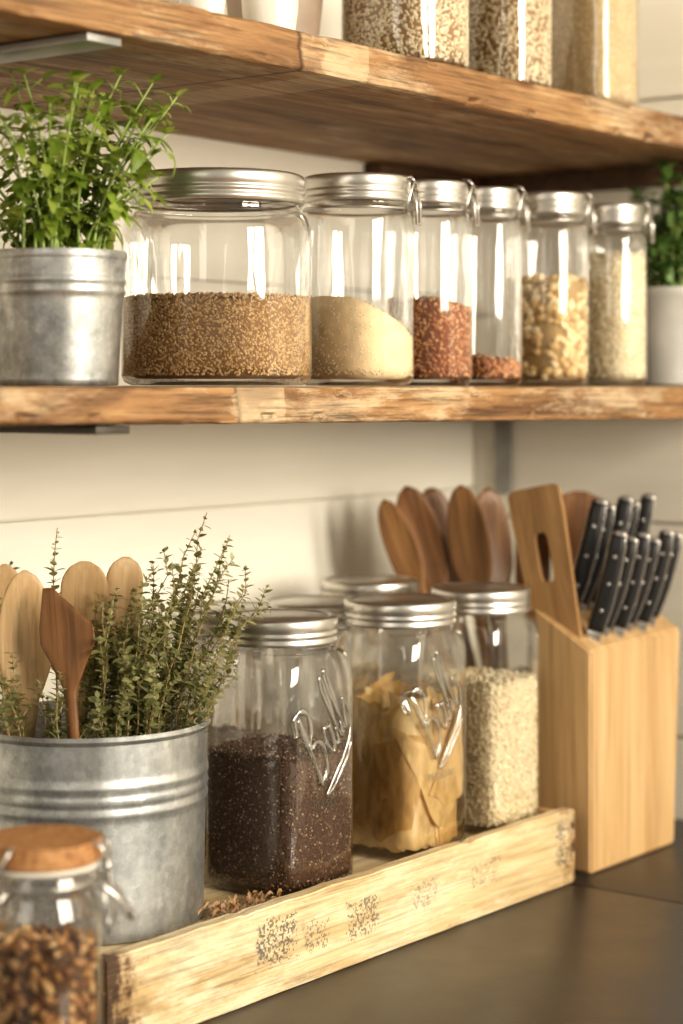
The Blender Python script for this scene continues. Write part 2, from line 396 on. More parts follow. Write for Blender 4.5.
# ------------------------------------------------------------------ shelves
def shelf(name, x0, x1, yf, yb, ztop, zb_fn, mat, seed, front_wobble=0.0011):
    bm = bmesh.new(); nx = 620
    rows = []
    def pt(x):
        zb = zb_fn(x); r = 0.0024+0.0018*noise.noise(Vector((x*24, seed, 3)))
        sec = [(yb, ztop), (yf+.05, ztop), (yf+r*1.2, ztop), (yf+r*.3, ztop-r*.35), (yf, ztop-r*1.1)]
        k = 11
        for i in range(1, k): sec.append((yf, ztop-r*1.1+(zb+r*1.1-(ztop-r*1.1))*i/k))
        sec += [(yf, zb+r*1.1), (yf+r*.3, zb+r*.35), (yf+r*1.2, zb), (yf+.05, zb), (yf+.12, zb), (yb, zb)]
        return sec
    for i in range(nx+1):
        x = x0+(x1-x0)*i/nx
        row = []
        for j, (y, z) in enumerate(pt(x)):
            w = 0; zz = z
            if y < yf+.03:
                w = noise.noise(Vector((x*8+seed, z*60, seed)))*front_wobble*1.2 + noise.noise(Vector((x*40, z*260, seed)))*front_wobble*1.0
                edge = min(abs(z-ztop), abs(z-zb_fn(x)))
                if edge < .007:
                    nn = noise.noise(Vector((x*34, 10 if z > ztop-.01 else 0, seed)))
                    if nn > .2: w += (nn-.2)*.013
            if z < ztop-0.01 and y < yf+.03: zz += noise.noise(Vector((x*60, seed*3, 0)))*0.0007
            row.append(bm.verts.new((x, y+w, zz)))
        rows.append(row)
    for a, b in zip(rows, rows[1:]):
        for j in range(len(a)):
            k = (j+1) % len(a); bm.faces.new((a[j], b[j], b[k], a[k]))
    bm.faces.new(rows[0]); bm.faces.new(rows[-1][::-1])
    ob = obj_from_bm(name, bm, mat); autosmooth(ob, 45); return ob
SF = 0.915
zt_mid = CAMZ-0.0005
s = shelf('wall_shelf', 0.2, 1.835, SF, WY-.001, zt_mid, lambda x: zt_mid-0.024-0.0075*max(0,min(1,(x-.84)/.9)), M['shelf'], 1.0)
tag(s, "thick rustic honey-brown plank shelf holding glass jars", "shelf")
zt_top = CAMZ+0.2600; zb_top = CAMZ+0.2306
s = shelf('wall_shelf', 0.2, 1.835, SF, WY-.001, zt_top, lambda x: zb_top-0.002*max(0,min(1,(x-1.2)/.6)), M['shelf2'], 7.0)
tag(s, "rustic honey-brown plank shelf above the row of jars", "shelf")

def bracket(x, ztop_under, mat, label, drop=0.10):
    e = empty('shelf_bracket', (x, WY, ztop_under)); tag(e, label, "bracket")
    a = box('arm', (-0.016, -(WY-SF)+0.006, -0.006), (0.016, -0.001, -0.0006), mat, 0.0008); child(a, e)
    b = box('wall_plate', (-0.016, -0.007, -drop), (0.016, -0.001, -0.0062), mat, 0.0008); child(b, e)
bracket(0.950, CAMZ-0.0257, M['bracket_dark'], "dark flat metal bracket under the wooden shelf")
bracket(0.942, CAMZ+0.2300, M['bracket'], "grey flat metal bracket under the upper plank shelf", 0.03)
e = empty('shelf_bracket', (WX, 1.195, CAMZ-0.0328)); tag(e, "slim grey metal bracket below the shelf in the wall corner", "bracket")
child(box('arm', (-0.11,-0.008,-0.004), (-0.001,0.008,0.0), M['bracket'], 0.0006), e)
child(box('wall_plate', (-0.008,-0.009,-0.085), (-0.001,0.009,-0.0042), M['bracket'], 0.0006), e)
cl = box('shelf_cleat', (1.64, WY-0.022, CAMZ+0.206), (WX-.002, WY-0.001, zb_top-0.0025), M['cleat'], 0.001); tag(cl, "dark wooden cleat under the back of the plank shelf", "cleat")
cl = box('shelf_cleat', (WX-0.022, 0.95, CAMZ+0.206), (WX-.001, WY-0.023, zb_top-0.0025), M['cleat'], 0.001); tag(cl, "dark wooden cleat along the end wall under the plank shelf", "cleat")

# ------------------------------------------------------------------ crate tray
TX0, TX1, TY0, TY1 = 0.952, 1.552, 0.93, 1.187
tr = empty('crate_tray', (TX0, TY0, 0)); tag(tr, "long pale rustic wooden crate tray with worn dark ink marks", "tray")
W, D = TX1-TX0, TY1-TY0
def rough_board(name, lo, hi, mat, seed, ax):
    bm = bmesh.new(); box_bm(bm, lo, hi)
    bmesh.ops.bevel(bm, geom=bm.edges[:], offset=0.0016, segments=2, affect='EDGES')
    bmesh.ops.subdivide_edges(bm, edges=[e for e in bm.edges if abs((e.verts[0].co-e.verts[1].co)[ax]) > .2], cuts=140, use_grid_fill=True)
    for v in bm.verts:
        c = v.co.copy(); top = 1 if c.z > (lo[2]+hi[2])/2 else 0
        nk = noise.noise(Vector((c.x*38, seed, 5)))
        v.co = c + Vector((0, 1, 0))*noise.noise(c*25+Vector((seed,0,0)))*0.0010 + Vector((0,0,1))*top*(noise.noise(Vector((c.x*22, c.y*5, seed)))*0.0012 - max(0, nk-.3)*.005 + noise.noise(Vector((c.x*120, c.y*9, seed)))*.0004)
    ob = obj_from_bm(name, bm, mat); autosmooth(ob, 35); return ob
child(rough_board('front_board', (0,0,0.0005), (W,0.013,0.0665), M['tray'], 1, 0), tr)
child(rough_board('back_board', (0,D-.013,0.0005), (W,D,0.0665), M['tray'], 2, 0), tr)
child(box('end_board', (0.0005,0.0135,0.0005), (0.0125,D-.0135,0.063), M['tray_end']), tr)
child(box('end_board', (W-.0125,0.0135,0.0005), (W-.0005,D-.0135,0.063), M['tray_end']), tr)
child(box('base_board', (0.013,0.0135,0.040), (W-.013,D-.0135,0.0515), M['tray']), tr)
TF = 0.052

# ------------------------------------------------------------------ jar builders
def lid_profile(r, h, ribs=True):
    p = [(r*.90, 0.0), (r*.985, 0.0), (r, h*.06), (r, h*.14)]
    if ribs:
        p += [(r*.982, h*.22), (r*.982,h*.28), (r, h*.34), (r, h*.40), (r*.985, h*.46), (r*.985,h*.52), (r, h*.58)]
    p += [(r, h*.88), (r*.985, h*.96), (r*.95, h), (r*.88, h), (r*.865, h*.95), (r*.83, h*.93), (r*.80,h*.97), (0, h*.97)]
    return p
def make_lid(r, h, z):
    ob = lathe('lid', lid_profile(r, h), M['lid'], 64); ob.location.z = z; return ob
def bail(r, z, side):
    bm = bmesh.new()
    c, s = math.cos(side), math.sin(side); t = Vector((-s, c, 0)); nrm = Vector((c, s, 0))
    ring = [Vector((math.cos(a)*(r+.001), math.sin(a)*(r+.001), z-.004)) for a in [2*pi*i/40 for i in range(40)]]
    tube_bm(bm, ring, 0.0011, 6, True)
    def P(a, out, up): return nrm*(r+out)+t*a+Vector((0,0,z+up))
    pts = [P(-.010,.000,-.008), P(-.010,.003,.003), P(-.008,.0050,.012), P(-.004,.0055,.018), P(.004,.0055,.018), P(.008,.0050,.012), P(.010,.003,.003), P(.010,.000,-.008)]
    tube_bm(bm, pts, 0.0013, 6)
    pts = [P(-.006,.0055,.012), P(-.006,.0085,.0), P(-.005,.0085,-.016), P(.005,.0085,-.016), P(.006,.0085,.0), P(.006,.0055,.012)]
    tube_bm(bm, pts, 0.0012, 6)
    pts = [P(0,.0055,.018), P(0,.0025,.0225), P(0,-.004,.0235)]
    tube_bm(bm, pts, 0.0013, 6)
    return obj_from_bm('wire_clamp', bm, M['wire'])
def round_jar(loc, r, H, rl, lidh, label, n=2.0, clamp=None, group=None, rotz=0.0, neck_h=0.006, mat='glass', shh=.016):
    e = empty('glass_jar', loc, rotz); tag(e, label, "jar", group)
    hb = H-lidh-neck_h
    neck = rl*0.94; sh = shh
    prof = [(0, 0.0035), (r*.62, 0.003), (r*.80, 0.0005), (r*.90, 0.0006), (r*.97, 0.003), (r, 0.008), (r, hb-sh)]
    k = 8
    for i in range(1, k+1):
        t = i/k
        prof.append((neck+(r-neck)*math.cos(t*pi/2)**0.9 if t < 1 else neck, hb-sh+sh*math.sin(t*pi/2), n+(2-n)*t))
    prof = [q if len(q) == 3 else (q[0], q[1], n) for q in prof]
    prof += [(neck, hb+neck_h*.35, 2), (neck*1.02, hb+neck_h*.5, 2), (neck*1.02, hb+neck_h*.8, 2), (neck, hb+neck_h, 2), (neck*.98, hb+neck_h+.006, 2)]
    g = lathe('glass_body', prof, M[mat], 72, n); child(g, e)
    l = make_lid(rl, lidh, H-lidh); child(l, e)
    if clamp is not None: child(bail(rl*0.99, hb+neck_h*.6, clamp), e)
    return e
ICO = None
def ico():
    global ICO
    if ICO is None:
        b = bmesh.new(); bmesh.ops.create_icosphere(b, subdivisions=1, radius=1)
        vs = [v.co.copy() for v in b.verts]; fs = [[v.index for v in f.verts] for f in b.faces]; b.free(); ICO = (vs, fs)
    return ICO
def add_grain(V, F, c, s, rng):
    vs, fs = ico(); b = len(V)
    q = Matrix.Rotation(rng.uniform(0, 6.28), 3, 'X') @ Matrix.Rotation(rng.uniform(0, 6.28), 3, 'Z') @ Matrix.Rotation(rng.uniform(0, 6.28), 3, 'Y')
    for v in vs:
        w = q @ Vector((v.x*s[0], v.y*s[1], v.z*s[2])); V.append((c[0]+w.x, c[1]+w.y, c[2]+w.z))
    for f in fs: F.append([i+b for i in f])
def fill(name, loc, r, h, size, count, mat, core, label, n=2.0, cat="dry food", slope=0.0, seed=0, rotz=0.0, topn=None, var=.8):
    rng = random.Random(seed)
    gs = max(size); rr = r-gs*.75
    bm = bmesh.new()
    prof = [(0, 0.0055), (rr*.85, 0.0055), (rr*.97, 0.009), (rr, 0.014), (rr, h-.003), (rr*.97, h-.001), (rr*.6, h), (0, h)]
    lathe_bm(bm, prof, 48, n)
    for v in bm.verts:
        if v.co.z > h*.7: v.co.z += slope*v.co.x/r + 0.002*noise.noise(Vector((v.co.x*60, v.co.y*60, seed)))
    me = bpy.data.meshes.new(name); bm.to_mesh(me); bm.free()
    V = [tuple(v.co) for v in me.vertices]; F = [list(p.vertices) for p in me.polygons]; nf = len(F)
    for i in range(count):
        t = rng.uniform(0, 2*pi); c, s = math.cos(t), math.sin(t); k = (abs(c)**n+abs(s)**n)**(-1/n)
        x, y = rr*k*c*.995, rr*k*s*.995
        z = 0.008+(h-.008+slope*x/r)*rng.random()
        add_grain(V, F, (x, y, z), [q*rng.uniform(var, 1.1) for q in size], rng)
    for i in range(topn if topn is not None else count//5):
        t = rng.uniform(0, 2*pi); c, s = math.cos(t), math.sin(t); k = (abs(c)**n+abs(s)**n)**(-1/n)
        q = math.sqrt(rng.random())*rr*k; x, y = q*c, q*s
        add_grain(V, F, (x, y, h+slope*x/r+rng.uniform(-.001, .0015)), [a*rng.uniform(var, 1.1) for a in size], rng)
    me2 = bpy.data.meshes.new(name); me2.from_pydata(V, [], F)
    me2.materials.append(M[core]); me2.materials.append(M[mat])
    for i, p in enumerate(me2.polygons):
        p.use_smooth = True; p.material_index = 0 if i < nf else 1
    ob = bpy.data.objects.new(name, me2); COL.objects.link(ob); ob.location = loc; ob.rotation_euler[2] = rotz
    tag(ob, label, cat, kind="stuff"); return ob

# ---- jars on the middle shelf
Z1 = zt_mid+.0006
GS = "jars on the middle shelf"
RC = math.atan2(RV.y, RV.x)
CA = RC-.30
round_jar((1.144,1.0,Z1), 0.0700, 0.159, 0.0665, 0.022, "wide glass jar of brown grain with ribbed metal lid", 2.3, None, GS, rotz=.3, shh=.02)
fill('brown_grain', (1.144,1.0,Z1), 0.0688, 0.066, (0.0014,0.0011,0.0010), 9500, 'lentil', 'lentilcore', "small golden-brown grains filling the wide glass jar", 2.3, seed=1, rotz=.3, topn=1800)
round_jar((1.300,0.985,Z1), 0.0450, 0.170, 0.0435, 0.021, "tall glass jar of cream flour with metal lid and clamp", 2.25, CA, GS)
fill('cream_flour', (1.300,0.985,Z1), 0.0442, 0.052, (0.0009,0.0008,0.0007), 1200, 'oat', 'flour', "cream coarse flour heaped in a glass jar", 2.25, seed=2, slope=-0.022)
round_jar((1.397,0.982,Z1), 0.0360, 0.173, 0.0335, 0.019, "glass jar of red lentils with metal lid and clamp", 2.3, CA, GS)
fill('red_lentils', (1.397,0.982,Z1), 0.0353, 0.068, (0.0023,0.0020,0.0012), 1500, 'redsmall', 'redcore', "mottled red lentils filling a narrow glass jar", 2.3, seed=3, slope=-.006)
round_jar((1.481,0.980,Z1), 0.0315, 0.174, 0.0300, 0.019, "narrow glass jar with a little red lentil and metal lid", 2.3, CA, GS)
fill('red_lentils', (1.481,0.980,Z1), 0.0308, 0.022, (0.0023,0.0020,0.0012), 600, 'redsmall', 'redcore', "shallow layer of red lentils in a narrow glass jar", 2.3, seed=4, slope=-.005)
round_jar((1.590,0.983,Z1), 0.0375, 0.178, 0.0360, 0.020, "glass jar of pale nuts with metal lid and clamp", 2.3, CA, GS)
fill('pale_nuts', (1.590,0.983,Z1), 0.0368, 0.098, (0.0062,0.0045,0.004), 390, 'nut', 'nutcore', "pale golden shelled nuts filling a glass jar", 2.3, seed=5, topn=40)
round_jar((1.682,0.967,Z1), 0.0320, 0.173, 0.0305, 0.018, "glass jar of pale oat flakes with metal lid and clamp", 2.3, CA, GS)
fill('oat_flakes', (1.682,0.967,Z1), 0.0314, 0.125, (0.0026,0.0022,0.0009), 2200, 'oat', 'oatcore', "pale oat flakes filling a glass jar", 2.3, seed=6)

# ---- things on the upper shelf
Z2 = zt_top+.0006
GU = "jars on the upper shelf"
round_jar((1.367,0.985,Z2), 0.052, 0.165, 0.048, 0.02, "wide glass jar of mixed seeds on the upper shelf", 2.3, None, GU)
fill('mixed_seeds', (1.367,0.985,Z2), 0.0512, 0.12, (0.0022,0.0018,0.0013), 5200, 'wheat', 'lentilcore', "pale brown mixed seeds filling a wide glass jar", 2.3, seed=7, topn=300)
round_jar((1.512,0.980,Z2), 0.0415, 0.165, 0.038, 0.02, "glass jar of brown seeds on the upper shelf", 2.3, None, GU)
fill('mixed_seeds', (1.512,0.980,Z2), 0.0408, 0.12, (0.0022,0.0018,0.0013), 3800, 'wheat', 'lentilcore', "brown mixed seeds filling a glass jar", 2.3, seed=8, topn=300)
round_jar((1.652,0.974,Z2), 0.0400, 0.165, 0.036, 0.02, "square glass jar of tan flour on the upper shelf", 4.5, None, GU, mat='glass_sq')
fill('tan_flour', (1.652,0.974,Z2), 0.0378, 0.125, (0.0012,0.0010,0.0008), 3600, 'wheat', 'tanflour', "tan coarse flour filling a square glass jar", 4.5, seed=9)
def bowl(loc, r, h, mat, label, name='ceramic_cup'):
    b = lathe(name, [(0,0.002),(r*.6,0.002),(r*.65,0),(r*.75,0.001),(r*.85,h*.15),(r*.96,h*.5),(r,h*.95),(r*.98,h),(r*.94,h*.98),(r*.9,h*.5),(r*.7,h*.12),(0,h*.08)], mat, 56)
    b.location = loc; tag(b, label, "cup"); return b
bowl((1.180,0.978,Z2), 0.0225, 0.055, M['ceramic'], "small cream ceramic cup on the upper plank shelf")
bowl((1.110,0.985,Z2), 0.018, 0.05, M['ceramic'], "small off-white ceramic cup on the upper plank shelf")
bowl((1.285,1.060,Z2), 0.042, 0.12, M['stone'], "taupe stoneware canister standing behind the jars", 'stoneware_canister')["category"]="canister"

# ---- jars in the tray (square mason style)
SQN = 5.4
def sq_jar(loc, half, H, rl, label, rotz=0.0, emb=None, group="square glass jars in the crate tray"):
    n = SQN; lidh = 0.021
    e = empty('mason_jar', loc, rotz); tag(e, label, "jar", group)
    hb = H-lidh-.005; neck = rl*.94; sh = 0.030
    prof = [(0,.005,2),(half*.6,.0045,3),(half*.8,.0008,4),(half*.9,.0008,n),(half*.98,.005,n),(half,.011,n),(half,.05,n),(half*.995,(hb-sh)*.6,n),(half,hb-sh,n)]
    for i in range(1, 13):
        t = i/12; prof.append((half+(neck-half)*(1-math.cos(t*pi/2)), hb-sh+sh*math.sin(t*pi/2), n+(2-n)*(1-math.cos(t*pi/2))**.8))
    prof += [(neck,hb+.002,2),(neck*1.02,hb+.003,2),(neck,hb+.005,2),(neck*.98,hb+.012,2)]
    child(lathe('glass_body', prof, M['glass_sq'], 96), e)
    l = make_lid(rl, lidh, H-lidh); child(l, e)
    if emb:
        def surf(x, z, off=0.0):
            x = max(-half*.96, min(half*.96, x))
            return Vector((x, -half*(1-abs(x/half)**n)**(1/n)-off, z))
        bm = bmesh.new()
        def stroke(pts, r):
            P = []
            for i in range(len(pts)-1):
                p0 = Vector(pts[max(i-1,0)]); p1 = Vector(pts[i]); p2 = Vector(pts[i+1]); p3 = Vector(pts[min(i+2,len(pts)-1)])
                for k in range(6):
                    t = k/6; q = .5*((2*p1)+(p2-p0)*t+(2*p0-5*p1+4*p2-p3)*t*t+(3*p1-p0-3*p2+p3)*t**3); P.append(q)
            P.append(Vector(pts[-1]))
            m_ = len(P)
            tube_bm(bm, [surf(q.x, q.y) for q in P], [r*(.7+.6*abs(math.sin(i*.35))) for i in range(m_)], 8)
        def T(pts, cx, cz, s, ang):
            ca, sa = math.cos(ang), math.sin(ang); out = []
            for x, y in pts:
                x = (x-.1)+y*.38; y = y*1.35
                out.append((cx+s*(x*ca-y*sa), cz+s*(x*sa+y*ca)))
            return out
        Bs = [(-.80,.98),(-.90,.3),(-1.0,-.65)]
        B = [(-1.15,.70),(-.95,1.0),(-.60,1.0),(-.42,.75),(-.58,.42),(-.90,.22),(-.52,.12),(-.36,-.2),(-.60,-.58),(-1.05,-.65)]
        A = [(.16,.0),(-.04,.1),(-.16,-.2),(-.06,-.52),(.14,-.35),(.22,.05),(.18,-.4),(.32,-.5),(.46,-.2)]
        L1 = [(.46,-.2),(.64,.5),(.66,.95),(.52,.75),(.49,-.1),(.56,-.52),(.74,-.25)]
        L2 = [(.74,-.25),(.92,.5),(.94,.95),(.80,.75),(.77,-.1),(.84,-.52),(1.06,-.25),(1.2,.05)]
        U = [(1.2,.05),(1.25,-.5),(.9,-.80),(.3,-.88),(-.4,-.92),(-1.0,-.95),(-.5,-1.05),(.3,-1.02),(.9,-.96)]
        for st, rad in ((Bs,.0028),(B,.0025),(A,.0022),(L1,.0021),(L2,.0021),(U,.0018)):
            stroke(T(st, emb[0], emb[1], emb[2], emb[3]), rad)
        # press the relief flat into the face of the jar
        for v_ in bm.verts:
            s_ = surf(v_.co.x, v_.co.z).y
            v_.co.y = s_ + (v_.co.y-s_)*.42
        ob = obj_from_bm('embossed_script', bm, M['emboss']); child(ob, e)
        cu = bpy.data.curves.new('txt', 'FONT'); cu.body = 'MASON'; cu.size = 0.009; cu.extrude = 0.0004; cu.align_x = 'CENTER'; cu.space_character = 1.25
        to = bpy.data.objects.new('txt', cu); COL.objects.link(to)
        dg = bpy.context.evaluated_depsgraph_get(); me = bpy.data.meshes.new_from_object(to.evaluated_get(dg))
        bpy.data.objects.remove(to)
        for v in me.vertices:
            x, y, z = v.co; q = surf(x+emb[0], y+emb[1]-.060, .0003); q.y -= z*.6; v.co = q
        me.materials.clear(); me.materials.append(M['emboss'])
        to = bpy.data.objects.new('embossed_word', me); COL.objects.link(to); child(to, e)
    return e
sq_jar((1.2235,1.004,TF), 0.0472, 0.213, 0.0460, "square mason jar of dark seeds with silver screw lid", 0.0, (0.001,0.127,0.0262,0.85))
fill('dark_seeds', (1.2235,1.004,TF), 0.0462, 0.108, (0.0013,0.0011,0.0008), 8000, 'chia', 'chiacore', "tiny dark brown seeds filling a square mason jar", SQN, seed=11, topn=1500)
sq_jar((1.380,1.000,TF), 0.0462, 0.213, 0.0480, "square mason jar of golden dried sheets with silver screw lid", 0.0, (-0.006,0.126,0.0262,0.85))
sq_jar((1.504,1.0,TF), 0.0438, 0.213, 0.0450, "square mason jar of pale whole grain with silver screw lid", 0.0)
fill('pale_grain', (1.504,1.0,TF), 0.0428, 0.132, (0.0026,0.0018,0.0013), 4400, 'wheat', 'oatcore', "pale whole grain filling a square mason jar", SQN, seed=13, topn=500)
def sheets(loc, half, h, cnt, seed):
    """broad thin crumpled sheets pressed upright against the glass, layer over layer"""
    rng = random.Random(seed); V=[]; F=[]; n = SQN
    for i in range(cnt):
        fr = i/(cnt-1); lay = .72+.225*fr; th0 = i*2.4+rng.uniform(-.4,.4); span = rng.uniform(1.0,2.0)*(1.15-.40*fr)
        z0 = rng.uniform(.007,.012) if fr < .6 else rng.uniform(.007,.05); z1 = h*rng.uniform(.94,1.02) if fr < .7 else h*rng.uniform(.6,1.0)
        shear = rng.uniform(-1.0,1.0); b = len(V); NU, NV = 48, 44
        for iu in range(NU):
            fu = iu/(NU-1)
            for iv in range(NV):
                fv = iv/(NV-1)
                top = z1 + .005*noise.noise(Vector((fu*span*3, i*3.1, 0))) + shear*.026*(fu-.5)
                bot = z0 + .005*noise.noise(Vector((fu*span*3, i*3.1, 7))) + (.015*abs(fu-.5)*2 if fr > .6 else 0)
                z = bot + (top-bot)*fv
                t = th0+span*(fu-.5)+shear*(fv-.4)*.9
                c, s = math.cos(t), math.sin(t); k = (abs(c)**n+abs(s)**n)**(-1/n)
                uu = t*2.0+z*12
                cr = noise.noise(Vector((uu, z*16, i*7.7)))
                cr2 = 1-abs(noise.noise(Vector((t*3.5+z*24, z*40-t*2, i*3.3))))*2.4
                rr = half*min(.968, lay+.024*cr+.011*cr2)
                V.append((rr*k*c, rr*k*s, max(.006, z)))
        for iu in range(NU-1):
            for iv in range(NV-1): F.append([b+iu*NV+iv,b+(iu+1)*NV+iv,b+(iu+1)*NV+iv+1,b+iu*NV+iv+1])
    me=bpy.data.meshes.new('dried_sheets'); me.from_pydata(V,[],F); me.materials.append(M['pasta'])
    for p in me.polygons: p.use_smooth=True
    ob=bpy.data.objects.new('dried_sheets',me); COL.objects.link(ob); ob.location=loc
    tag(ob,"golden crumpled dried sheets packed in a square mason jar","dry food",kind="stuff")
sheets((1.380,1.000,TF), 0.0456, 0.130, 32, 8)
for i,(x, y, hh, rl) in enumerate(((1.290,1.118,.206,.045),(1.393,1.100,.2035,.0505),(1.500,1.122,.213,.046))):
    sq_jar((x,y,TF), 0.043, hh, rl, "square mason jar with silver lid in the tray's back row")
    fill('brown_grain', (x,y,TF), 0.042, 0.075, (0.0028,0.002,0.0014), 900, 'lentil', 'lentilcore', "brown grain in a mason jar of the back row", SQN, seed=130+i)
bm = bmesh.new(); rng = random.Random(4)
for i in range(80):
    c = Vector((rng.uniform(1.105,1.172), rng.uniform(.948,.985), TF+rng.uniform(.001,.008))); a0 = rng.uniform(0,6.28); ln = rng.uniform(.008,.02); w = rng.uniform(.0012,.003)
    P = []
    for k in range(6):
        t = k/5-.5; P.append(c+Vector((math.cos(a0+t)*ln*t, math.sin(a0+t)*ln*t*.5, .002*math.sin(t*7+i))))
    vs = [(bm.verts.new(p), bm.verts.new(p+Vector((0,w*.5,w)))) for p in P]
    for a,b in zip(vs,vs[1:]): bm.faces.new((a[0],b[0],b[1],a[1]))
ob = obj_from_bm('wood_shavings', bm, M['sp_tan']); tag(ob, "brown wood shavings on the crate tray floor", "shavings", kind="stuff")

# ------------------------------------------------------------------ galvanised bucket
BC = Vector((1.064, 1.058, 0))
def bucket(name, rt, rb, h, mat, ribs):
    prof = [(0,.003),(rb*.93,.003),(rb*.97,0),(rb,.001),(rb*1.003,.005)]
    steps = 48
    for i in range(1, steps):
        t = i/steps; z = .005+(h-.012)*t; r = rb+(rt-rb)*t
        for (c, w, a) in ribs:
            r += a*math.exp(-((t-c)/w)**2)
        prof.append((r, z))
    prof += [(rt, h-.006), (rt*1.012, h-.006), (rt*1.03, h-.003), (rt*1.012, h), (rt*.985, h-.001), (rt*.975, h-.006), (rb*.97, .008), (0, .007)]
    return lathe(name, prof, mat, 96)
e = empty('metal_bucket', (BC.x, BC.y, TF)); tag(e, "galvanized steel bucket holding wooden spoons and thyme", "bucket")
child(bucket('body', 0.0890, 0.0860, 0.147, M['galv'], [(.64,.02,.0018),(.71,.02,.0018),(.78,.02,.0018)]), e)
def BL(a, b, z): return BC + RV*a + DV*b + Vector((0,0,z))

# ------------------------------------------------------------------ utensils
def orient(ob, base, tip, facing):
    z = (Vector(tip)-Vector(base)).normalized(); y = -Vector(facing); y = (y-z*y.dot(z)).normalized(); x = y.cross(z)
    m = Matrix((x, y, z)).transposed().to_4x4(); m.translation = Vector(base); ob.matrix_world = m
def spoon(name, base, tip, facing, headw, headl, mat, label, kind='spoon', hw=0.011, cat="wooden spoon", group="wooden utensils in the bucket", blv=.28):
    Ln = (Vector(tip)-Vector(base)).length
    bm = bmesh.new(); rings = []; S = 20
    K = 60
    for i in range(K+1):
        t = i/K; z = Ln*t; zh = (z-(Ln-headl))/headl; sk = 0
        if zh <= 0:
            w = hw*(.62+.38*t); th = hw*.55; bowlv = 0
        else:
            if kind == 'spoon':
                el = headw*math.sqrt(max(0, 1-((zh-.56)/.442)**2)) if zh > .118 else 0
                nk = hw+(headw*.5)*max(0,(zh-.0)/.35)**1.8
                if zh <= .56: w = max(hw, min(nk, headw)*.45+max(el,hw)*.55) if el > 0 else nk
                else: w = el
                w = max(w, .0012); bowlv = blv*math.sin(min(1,zh)*pi)
            elif kind == 'angled':
                e0 = min(1, zh/.45); w = hw+(headw-hw)*e0**1.2; bowlv = .08
                if zh > .62:
                    q = (zh-.62)/.38; w = headw*(1-q*.82); sk = -headw*.30*q
            else:
                e0 = min(1, zh/.35); w = hw+(headw-hw)*(e0*e0*(3-2*e0)); bowlv = .05
                if zh > .80: w *= math.sqrt(max(.02, 1-((zh-.80)/.205)**2))*.999
            th = hw*.55*(1-zh)+.0042*zh
            if zh > .93: th *= .6
        ring = []
        for k in range(S):
            a = 2*pi*k/S; x = w/2*math.cos(a); y = th/2*math.sin(a)
            y += bowlv*w*.5*(1-(2*x/max(w,1e-5))**2) if zh > 0 else 0
            ring.append(bm.verts.new((x+sk, y, z)))
        rings.append(ring)
    for A, B in zip(rings, rings[1:]):
        for k in range(S): bm.faces.new((A[k], A[(k+1)%S], B[(k+1)%S], B[k]))
    bm.faces.new(rings[0][::-1]); bm.faces.new(rings[-1])
    ob = obj_from_bm(name, bm, mat); orient(ob, base, tip, facing); tag(ob, label, cat, group); return ob
FC = -DV
zb = TF+.009
spoon('wooden_spoon', BL(-.044,.00,zb), BL(-.044,-.018,.310), FC+RV*.25, .040, .115, M['sp_light'], "pale wooden spoon with long oval head in the bucket", hw=.016)
spoon('wooden_spoon', BL(-.060,.03,zb), BL(-.066,.025,.311), FC, .034, .095, M['sp_light'], "narrow pale wooden spoon at the bucket's edge")
spoon('wooden_spatula', BL(.004,-.045,zb), BL(-.012,-.040,.300), FC-RV*.2, .042, .075, M['sp_dark'], "dark walnut spatula with angular head in the bucket", 'angled', cat="wooden spatula")
spoon('wooden_spatula', BL(-.014,.03,zb), BL(-.005,.025,.313), FC, .036, .105, M['sp_light'], "pale wooden spatula with broad rounded blade", 'spatula', cat="wooden spatula")
spoon('wooden_spatula', BL(.010,.05,zb), BL(.024,.04,.315), FC+RV*.4, .030, .10, M['sp_light'], "pale narrow wooden spatula behind the thyme", 'spatula', cat="wooden spatula")

# ------------------------------------------------------------------ thyme
def leaf_bm(bm, base, d, up, ln, w, curl=.3, fold=.25, nseg=4):
    d = d.normalized(); s = d.cross(up)
    if s.length < 1e-4: s = d.orthogonal()
    s.normalize(); u = s.cross(d).normalized()
    rows = []
    for i in range(nseg+1):
        t = i/nseg; ww = w*.5*max(0.02, math.sin(pi*min(1, t**.9*.97+.02)))**.8
        c = base+d*(ln*t)-u*(curl*ln*t*t)
        if i in (0, nseg): rows.append([bm.verts.new(c)])
        else: rows.append([bm.verts.new(c-s*ww+u*fold*ww), bm.verts.new(c), bm.verts.new(c+s*ww+u*fold*ww)])
    for a, b in zip(rows, rows[1:]):
        if len(a) == 1: bm.faces.new((a[0], b[0], b[1])); bm.faces.new((a[0], b[1], b[2]))
        elif len(b) == 1: bm.faces.new((a[0], b[0], a[1])); bm.faces.new((a[1], b[0], a[2]))
        else:
            bm.faces.new((a[0], b[0], b[1], a[1])); bm.faces.new((a[1], b[1], b[2], a[2]))
bs = bmesh.new(); bl = bmesh.new(); rng = random.Random(21)
